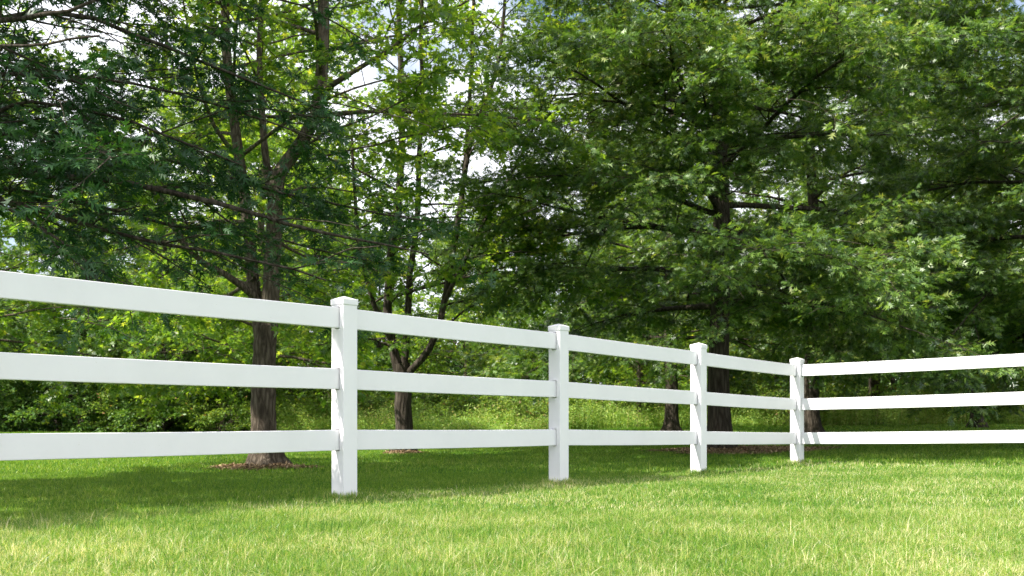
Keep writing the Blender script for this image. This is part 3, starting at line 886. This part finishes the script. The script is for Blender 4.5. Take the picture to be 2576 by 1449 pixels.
# shrubs at the foot of the wood
Ts = Tree(301, 0.12, 8, 0.30, flat=0.6, droop=-0.2, sub=7, twigs=8)
for k in range(9):
    a = k * 2.4; q = curve_dir(np.array([.1 * math.cos(a), .1 * math.sin(a), 0]), np.array([math.cos(a) * .6, math.sin(a) * .6, 1.0]), Ts.r.uniform(1.5, 2.3), 8, np.array([math.cos(a) * .6, math.sin(a) * .6, -.5]), .06, Ts.r)
    Ts.branch(q, 0.02, 0.005, 1, sub=9, frm=.12, len_k=.5)
sh = Ts.build('shrub', 'x', 'shrub', np.zeros(3), SHRUB_LEAF, MAPLE_BARK, T_SIM_V, T_SIM_F, world=False)
shr = [(-6.6, 38.5, .3, 1.0, 'grey green shrub at the meadow edge right of the forked maple trunk'),
       (-4.2, 40, 1.3, 1.15, 'shrub at the meadow edge left of the centre maple trunk'),
       (-1.2, 39, 2.3, 1.2, 'bright shrub at the meadow edge right of the centre maple trunk'),
       (3.2, 40.5, 3.1, 1.2, 'shrub at the meadow edge just left of the middle post'),
       (6.6, 37, 4.1, .9, 'shrub in the tall weeds left of the slender oak trunk'),
       (9.4, 34, 5.0, .75, 'young reddish shrub between the third post and the corner post'),
       (11.6, 36, .6, .9, 'shrub left of the corner post at the meadow edge'),
       (16.4, 37, 1.6, 1.1, 'shrub behind the right-hand rails near the corner post'),
       (20.5, 40, 2.6, 1.2, 'shrub behind the right end of the right-hand rails'),
       (-7.9, 36.5, 1.9, .85, 'low shrub beside the forked maple trunk, on its right'),
       (-3.1, 36.2, 4.6, .7, 'low round shrub in the weeds left of the centre maple trunk'),
       (0.6, 37.0, 5.6, 1.0, 'yellow green shrub in the weeds between the centre maple and the middle post'),
       (2.0, 36.0, 2.8, .65, 'small shrub in the weeds close to the left side of the middle post'),
       (5.0, 39.0, .9, 1.15, 'tall shrub behind the weeds just right of the middle post'),
       (8.0, 39.5, 2.0, 1.2, 'tall shrub behind the weeds left of the third post'),
       (-10.6, 37.0, 3.0, .8, 'low shrub at the foot of the thicket left of the forked maple trunk'),
       (-14.5, 38.5, 3.6, .9, 'low pale shrub under the thicket between the left edge and the forked maple')]
for i, (x, y, rz, s, lab) in enumerate(shr):
    if i == 0:
        sh.location = (x, y, gz(x, y)); sh.rotation_euler = (0, 0, rz); sh['label'] = lab; o = sh
    else:
        o = place(sh, lab, 'shrub', x, y, rz, s)
    o['group'] = 'shrubs at the meadow edge'

# ------------------------------------------------------------------ grass, weeds, litter (stuff)
def blades(name, X, Y, h, wd, lean, segs, matl, r, z_off=-0.004):
    n = len(X)
    az = r.uniform(0, 2 * np.pi, n)
    fz = r.uniform(0, 2 * np.pi, n)            # facing of the blade's width
    la = lean * np.abs(r.normal(0, 1, n))
    B = np.stack([X, Y, ground(X, Y) + z_off], -1)
    dx = np.stack([np.cos(az), np.sin(az), np.zeros(n)], -1)
    wx = np.stack([np.cos(fz), np.sin(fz), np.zeros(n)], -1)
    rows = []
    for k in range(segs + 1):
        t = k / segs
        c = B + dx * (h * la * t * t)[:, None]
        c[:, 2] += h * t * (1 - 0.35 * np.minimum(la, 1.4) * t)
        ww = wd * (1 - t) ** 0.7 if segs > 1 else wd * (1 - t)
        if k < segs:
            rows += [c - wx * (ww / 2)[:, None], c + wx * (ww / 2)[:, None]]
        else:
            rows.append(c)
    V = np.stack(rows, 1); v = V.shape[1]
    fs = []
    for k in range(segs - 1):
        a = 2 * k
        fs += [(a, a + 1, a + 3), (a, a + 3, a + 2)]
    a = 2 * (segs - 1); fs.append((a, a + 1, a + 2))
    F = (np.array(fs)[None] + (np.arange(n) * v)[:, None, None]).reshape(-1, 3)
    return V.reshape(-1, 3), F

def scatter(r, n, y0, y1, side, xmin=None):
    """points spread evenly over the ground of the view's wedge between two distances"""
    Y = np.sqrt(r.uniform(y0 * y0, y1 * y1, n))
    X = r.uniform(-1, 1, n) * (side * Y + 0.6)
    return X, Y

def patch(X, Y, s=1.0, ph=0.0):
    return (np.sin(X * 1.9 * s + ph) * np.cos(Y * 1.4 * s + 1.3 * ph) + .6 * np.sin(X * 4.3 * s - Y * 2.9 * s + ph) + .4 * np.sin(X * 8.1 * s + Y * 7.3 * s)) / 2.0

r = np.random.default_rng(3)
GV, GF, gb = [], [], 0
BV, BF, bb = [], [], 0
NL = np.array([FDIR[1], -FDIR[0]]); NR = np.array([RDIR[1], -RDIR[0]])
mulch = []   # (x, y, rx, ry)
m1 = P(668, 1170, 12.5); mulch.append((m1[0] - .03, 12.36, 0.54, 0.40))
m2 = P(1015, 1145, 17.4); mulch.append((m2[0], 17.3, 0.30, 0.34))
mulch.append((b3[0] + .3, b3[1] - .2, 1.3, 1.1))
def in_mulch(X, Y, k=0.92):
    o = np.zeros(len(X), bool)
    for (mx_, my_, rx, ry) in mulch:
        a = np.arctan2(Y - my_, X - mx_)
        rr = 1 + .16 * np.sin(3 * a + 1) + .10 * np.sin(7 * a) + .07 * np.sin(13 * a)
        o |= ((X - mx_) / rx) ** 2 + ((Y - my_) / ry) ** 2 < (k * rr) ** 2
    return o
for (n, y0, y1, side, h, wd, lean, segs) in [
    (9000, 1.2, 2.8, .62, .075, .0036, .55, 3),
    (540000, 2.8, 6.0, .60, .056, .0027, 1.3, 3),
    (380000, 6.0, 11.0, .60, .038, .0038, 1.05, 2),
    (300000, 11.0, 20.0, .60, .048, .0075, .8, 2),
    (220000, 20.0, 40.0, .60, .055, .017, .5, 1)]:
    X, Y = scatter(r, n, y0, y1, side)
    X = X + r.normal(0, .01, n); Y = Y + r.normal(0, .01, n)
    keep = ~in_mulch(X, Y, .86 + .12 * r.normal(0, 1, n)) | (r.random(n) < .06)
    X, Y = X[keep], Y[keep]; n = len(X)
    pt = patch(X, Y, 1.0, .7)
    hh = h * (0.45 + 0.75 * r.random(n)) * (1 + .28 * pt)
    tuft = np.sin(X * 31 + 2 * np.sin(Y * 17)) * np.sin(Y * 27 + 2 * np.sin(X * 13)) + .6 * np.sin(X * 11 + Y * 7) * np.sin(Y * 13 - X * 5)
    hh *= 1 + .32 * tuft
    tall = r.random(n) < .014
    hh[tall] *= 1.8
    Q = np.stack([X, Y], -1)
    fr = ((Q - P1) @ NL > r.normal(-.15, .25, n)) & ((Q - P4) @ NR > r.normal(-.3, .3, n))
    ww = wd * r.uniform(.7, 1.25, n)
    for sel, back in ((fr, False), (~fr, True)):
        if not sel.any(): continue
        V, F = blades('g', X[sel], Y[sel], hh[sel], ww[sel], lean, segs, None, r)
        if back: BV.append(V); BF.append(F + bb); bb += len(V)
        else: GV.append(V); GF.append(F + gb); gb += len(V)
# longer tufts hugging the posts where the mower cannot reach
for (xy, zb) in posts:
    n = 1500
    a = r.uniform(0, 2 * np.pi, n); d = .067 + np.abs(r.normal(0, .035, n))
    q = np.maximum(np.abs(np.cos(a)), np.abs(np.sin(a)))
    X = xy[0] + np.cos(a + .88) * d / q; Y = xy[1] + np.sin(a + .88) * d / q
    V, F = blades('g', X, Y, .055 * r.uniform(.5, 1.6, n), .004 * r.uniform(.7, 1.3, n), .5, 3, None, r)
    GV.append(V); GF.append(F + gb); gb += len(V)
GV = np.concatenate(GV); GF = np.concatenate(GF)
tag(link('grass', mesh_np('grass', GV, GF.ravel(), np.full(len(GF), 3)), GRASS_BLADE),
    'sunlit lawn grass with pale dry blades in front of the fence', 'grass', kind='stuff')
BV = np.concatenate(BV); BF = np.concatenate(BF)
tag(link('grass', mesh_np('grass', BV, BF.ravel(), np.full(len(BF), 3)), LUSH_BLADE),
    'shaded deep green lawn grass behind the fence', 'grass', kind='stuff')

# tall meadow weeds between lawn and wood
def weeds():
    r = np.random.default_rng(9)
    Vs, Fs, b = [], [], 0
    n = 12000
    X = r.uniform(-9, 24, n); Y = r.uniform(33.5, 39, n) + 1.2 * np.sin(X * .5)
    h = (.85 + .75 * patch(X, Y, .42, 2.0)).clip(.25, 1.7) * r.uniform(.45, 1.15, n)
    h = h * (.45 + .55 * ss(Y, 33, 36))
    # stems
    V, F = blades('w', X, Y, h, np.full(n, .02), .22, 3, None, r)
    Vs.append(V); Fs.append(F); b += len(V)
    # leaves up the stems
    m = 12
    t = r.uniform(.15, 1, (n, m)); 
    pos = np.stack([X[:, None] + r.normal(0, .05, (n, m)), Y[:, None] + r.normal(0, .05, (n, m)), ground(X, Y)[:, None] + h[:, None] * t], -1).reshape(-1, 3)
    dr = r.normal(0, 1, pos.shape); dr[:, 2] = np.abs(dr[:, 2]) * .7
    nr = r.normal(0, .5, pos.shape) + [0, 0, 1]
    y = unit(dr); x = unit(np.cross(y, nr)); z = np.cross(x, y)
    sz = r.uniform(.04, .12, len(pos))
    tv = T_SIM_V * [0.6, 1, 1]
    V = (np.einsum('vk,nkj->nvj', tv, np.stack([x, y, z], 1)) * sz[:, None, None] + pos[:, None]).reshape(-1, 3)
    F = (T_SIM_F[None] + (np.arange(len(pos)) * 4)[:, None, None]).reshape(-1, 3) + b
    Vs.append(V); Fs.append(F)
    V = np.concatenate(Vs); F = np.concatenate(Fs)
    tag(link('meadow_weeds', mesh_np('meadow_weeds', V, F.ravel(), np.full(len(F), 3)), WEED_LEAF),
        'tall yellow green meadow weeds between the lawn and the wood', 'weeds', kind='stuff')
weeds()

labels = ['dry leaf litter and bare soil around the foot of the forked maple', 'small ring of bare soil around the foot of the centre maple',
          'wide bed of brown leaf litter under the big oak']
for (mx_, my_, rx, ry), lab in zip(mulch, labels):
    root = empty('mulch_ring', (mx_, my_, gz(mx_, my_)))
    tag(root, lab, 'mulch', kind='stuff')
    n, k = 48, 6
    V, F = [(0, 0, .035)], []
    for j in range(1, k + 1):
        for i in range(n):
            a = 2 * math.pi * i / n
            rr = (1 + .16 * math.sin(3 * a + 1) + .10 * math.sin(7 * a) + .07 * math.sin(13 * a)) * j / k
            x, y = rx * rr * math.cos(a), ry * rr * math.sin(a)
            V.append((x, y, gz(mx_ + x, my_ + y) - gz(mx_, my_) + (.035 * (1 - (j / k) ** 2) + (.004 if j < k else -.006)) + rng.normal(0, .003)))
    for i in range(n): F.append((0, 1 + i, 1 + (i + 1) % n))
    for j in range(k - 1):
        for i in range(n):
            a, b = 1 + j * n + i, 1 + j * n + (i + 1) % n
            F.append((a, a + n, b + n, b))
    me = bpy.data.meshes.new('soil'); me.from_pydata(V, [], F); me.update()
    link('soil', me, SOIL, root)
    n = int(5200 * rx * ry / .3) if rx < 1 else 9000
    a = rng.uniform(0, 6.283, n); q = np.sqrt(rng.uniform(0, 1.0, n)) * (1 + .16 * np.sin(3 * a + 1) + .10 * np.sin(7 * a)) * (1 + np.abs(rng.normal(0, .10, n)))
    X = rx * q * np.cos(a); Y = ry * q * np.sin(a)
    Zz = ground(mx_ + X, my_ + Y) - gz(mx_, my_) + .035 * np.maximum(1 - q ** 2, 0) + rng.uniform(.004, .03, n)
    dr = rng.normal(0, 1, (n, 3)); dr[:, 2] *= .35
    nr = rng.normal(0, .5, (n, 3)) + [0, 0, 1]
    link('litter', leaves_mesh('litter', np.stack([X, Y, Zz], -1), dr, nr, rng.uniform(.02, .06, n), T_SIM_V * [.7, 1, 1.5], T_SIM_F), LITTER, root)
print('scene built')
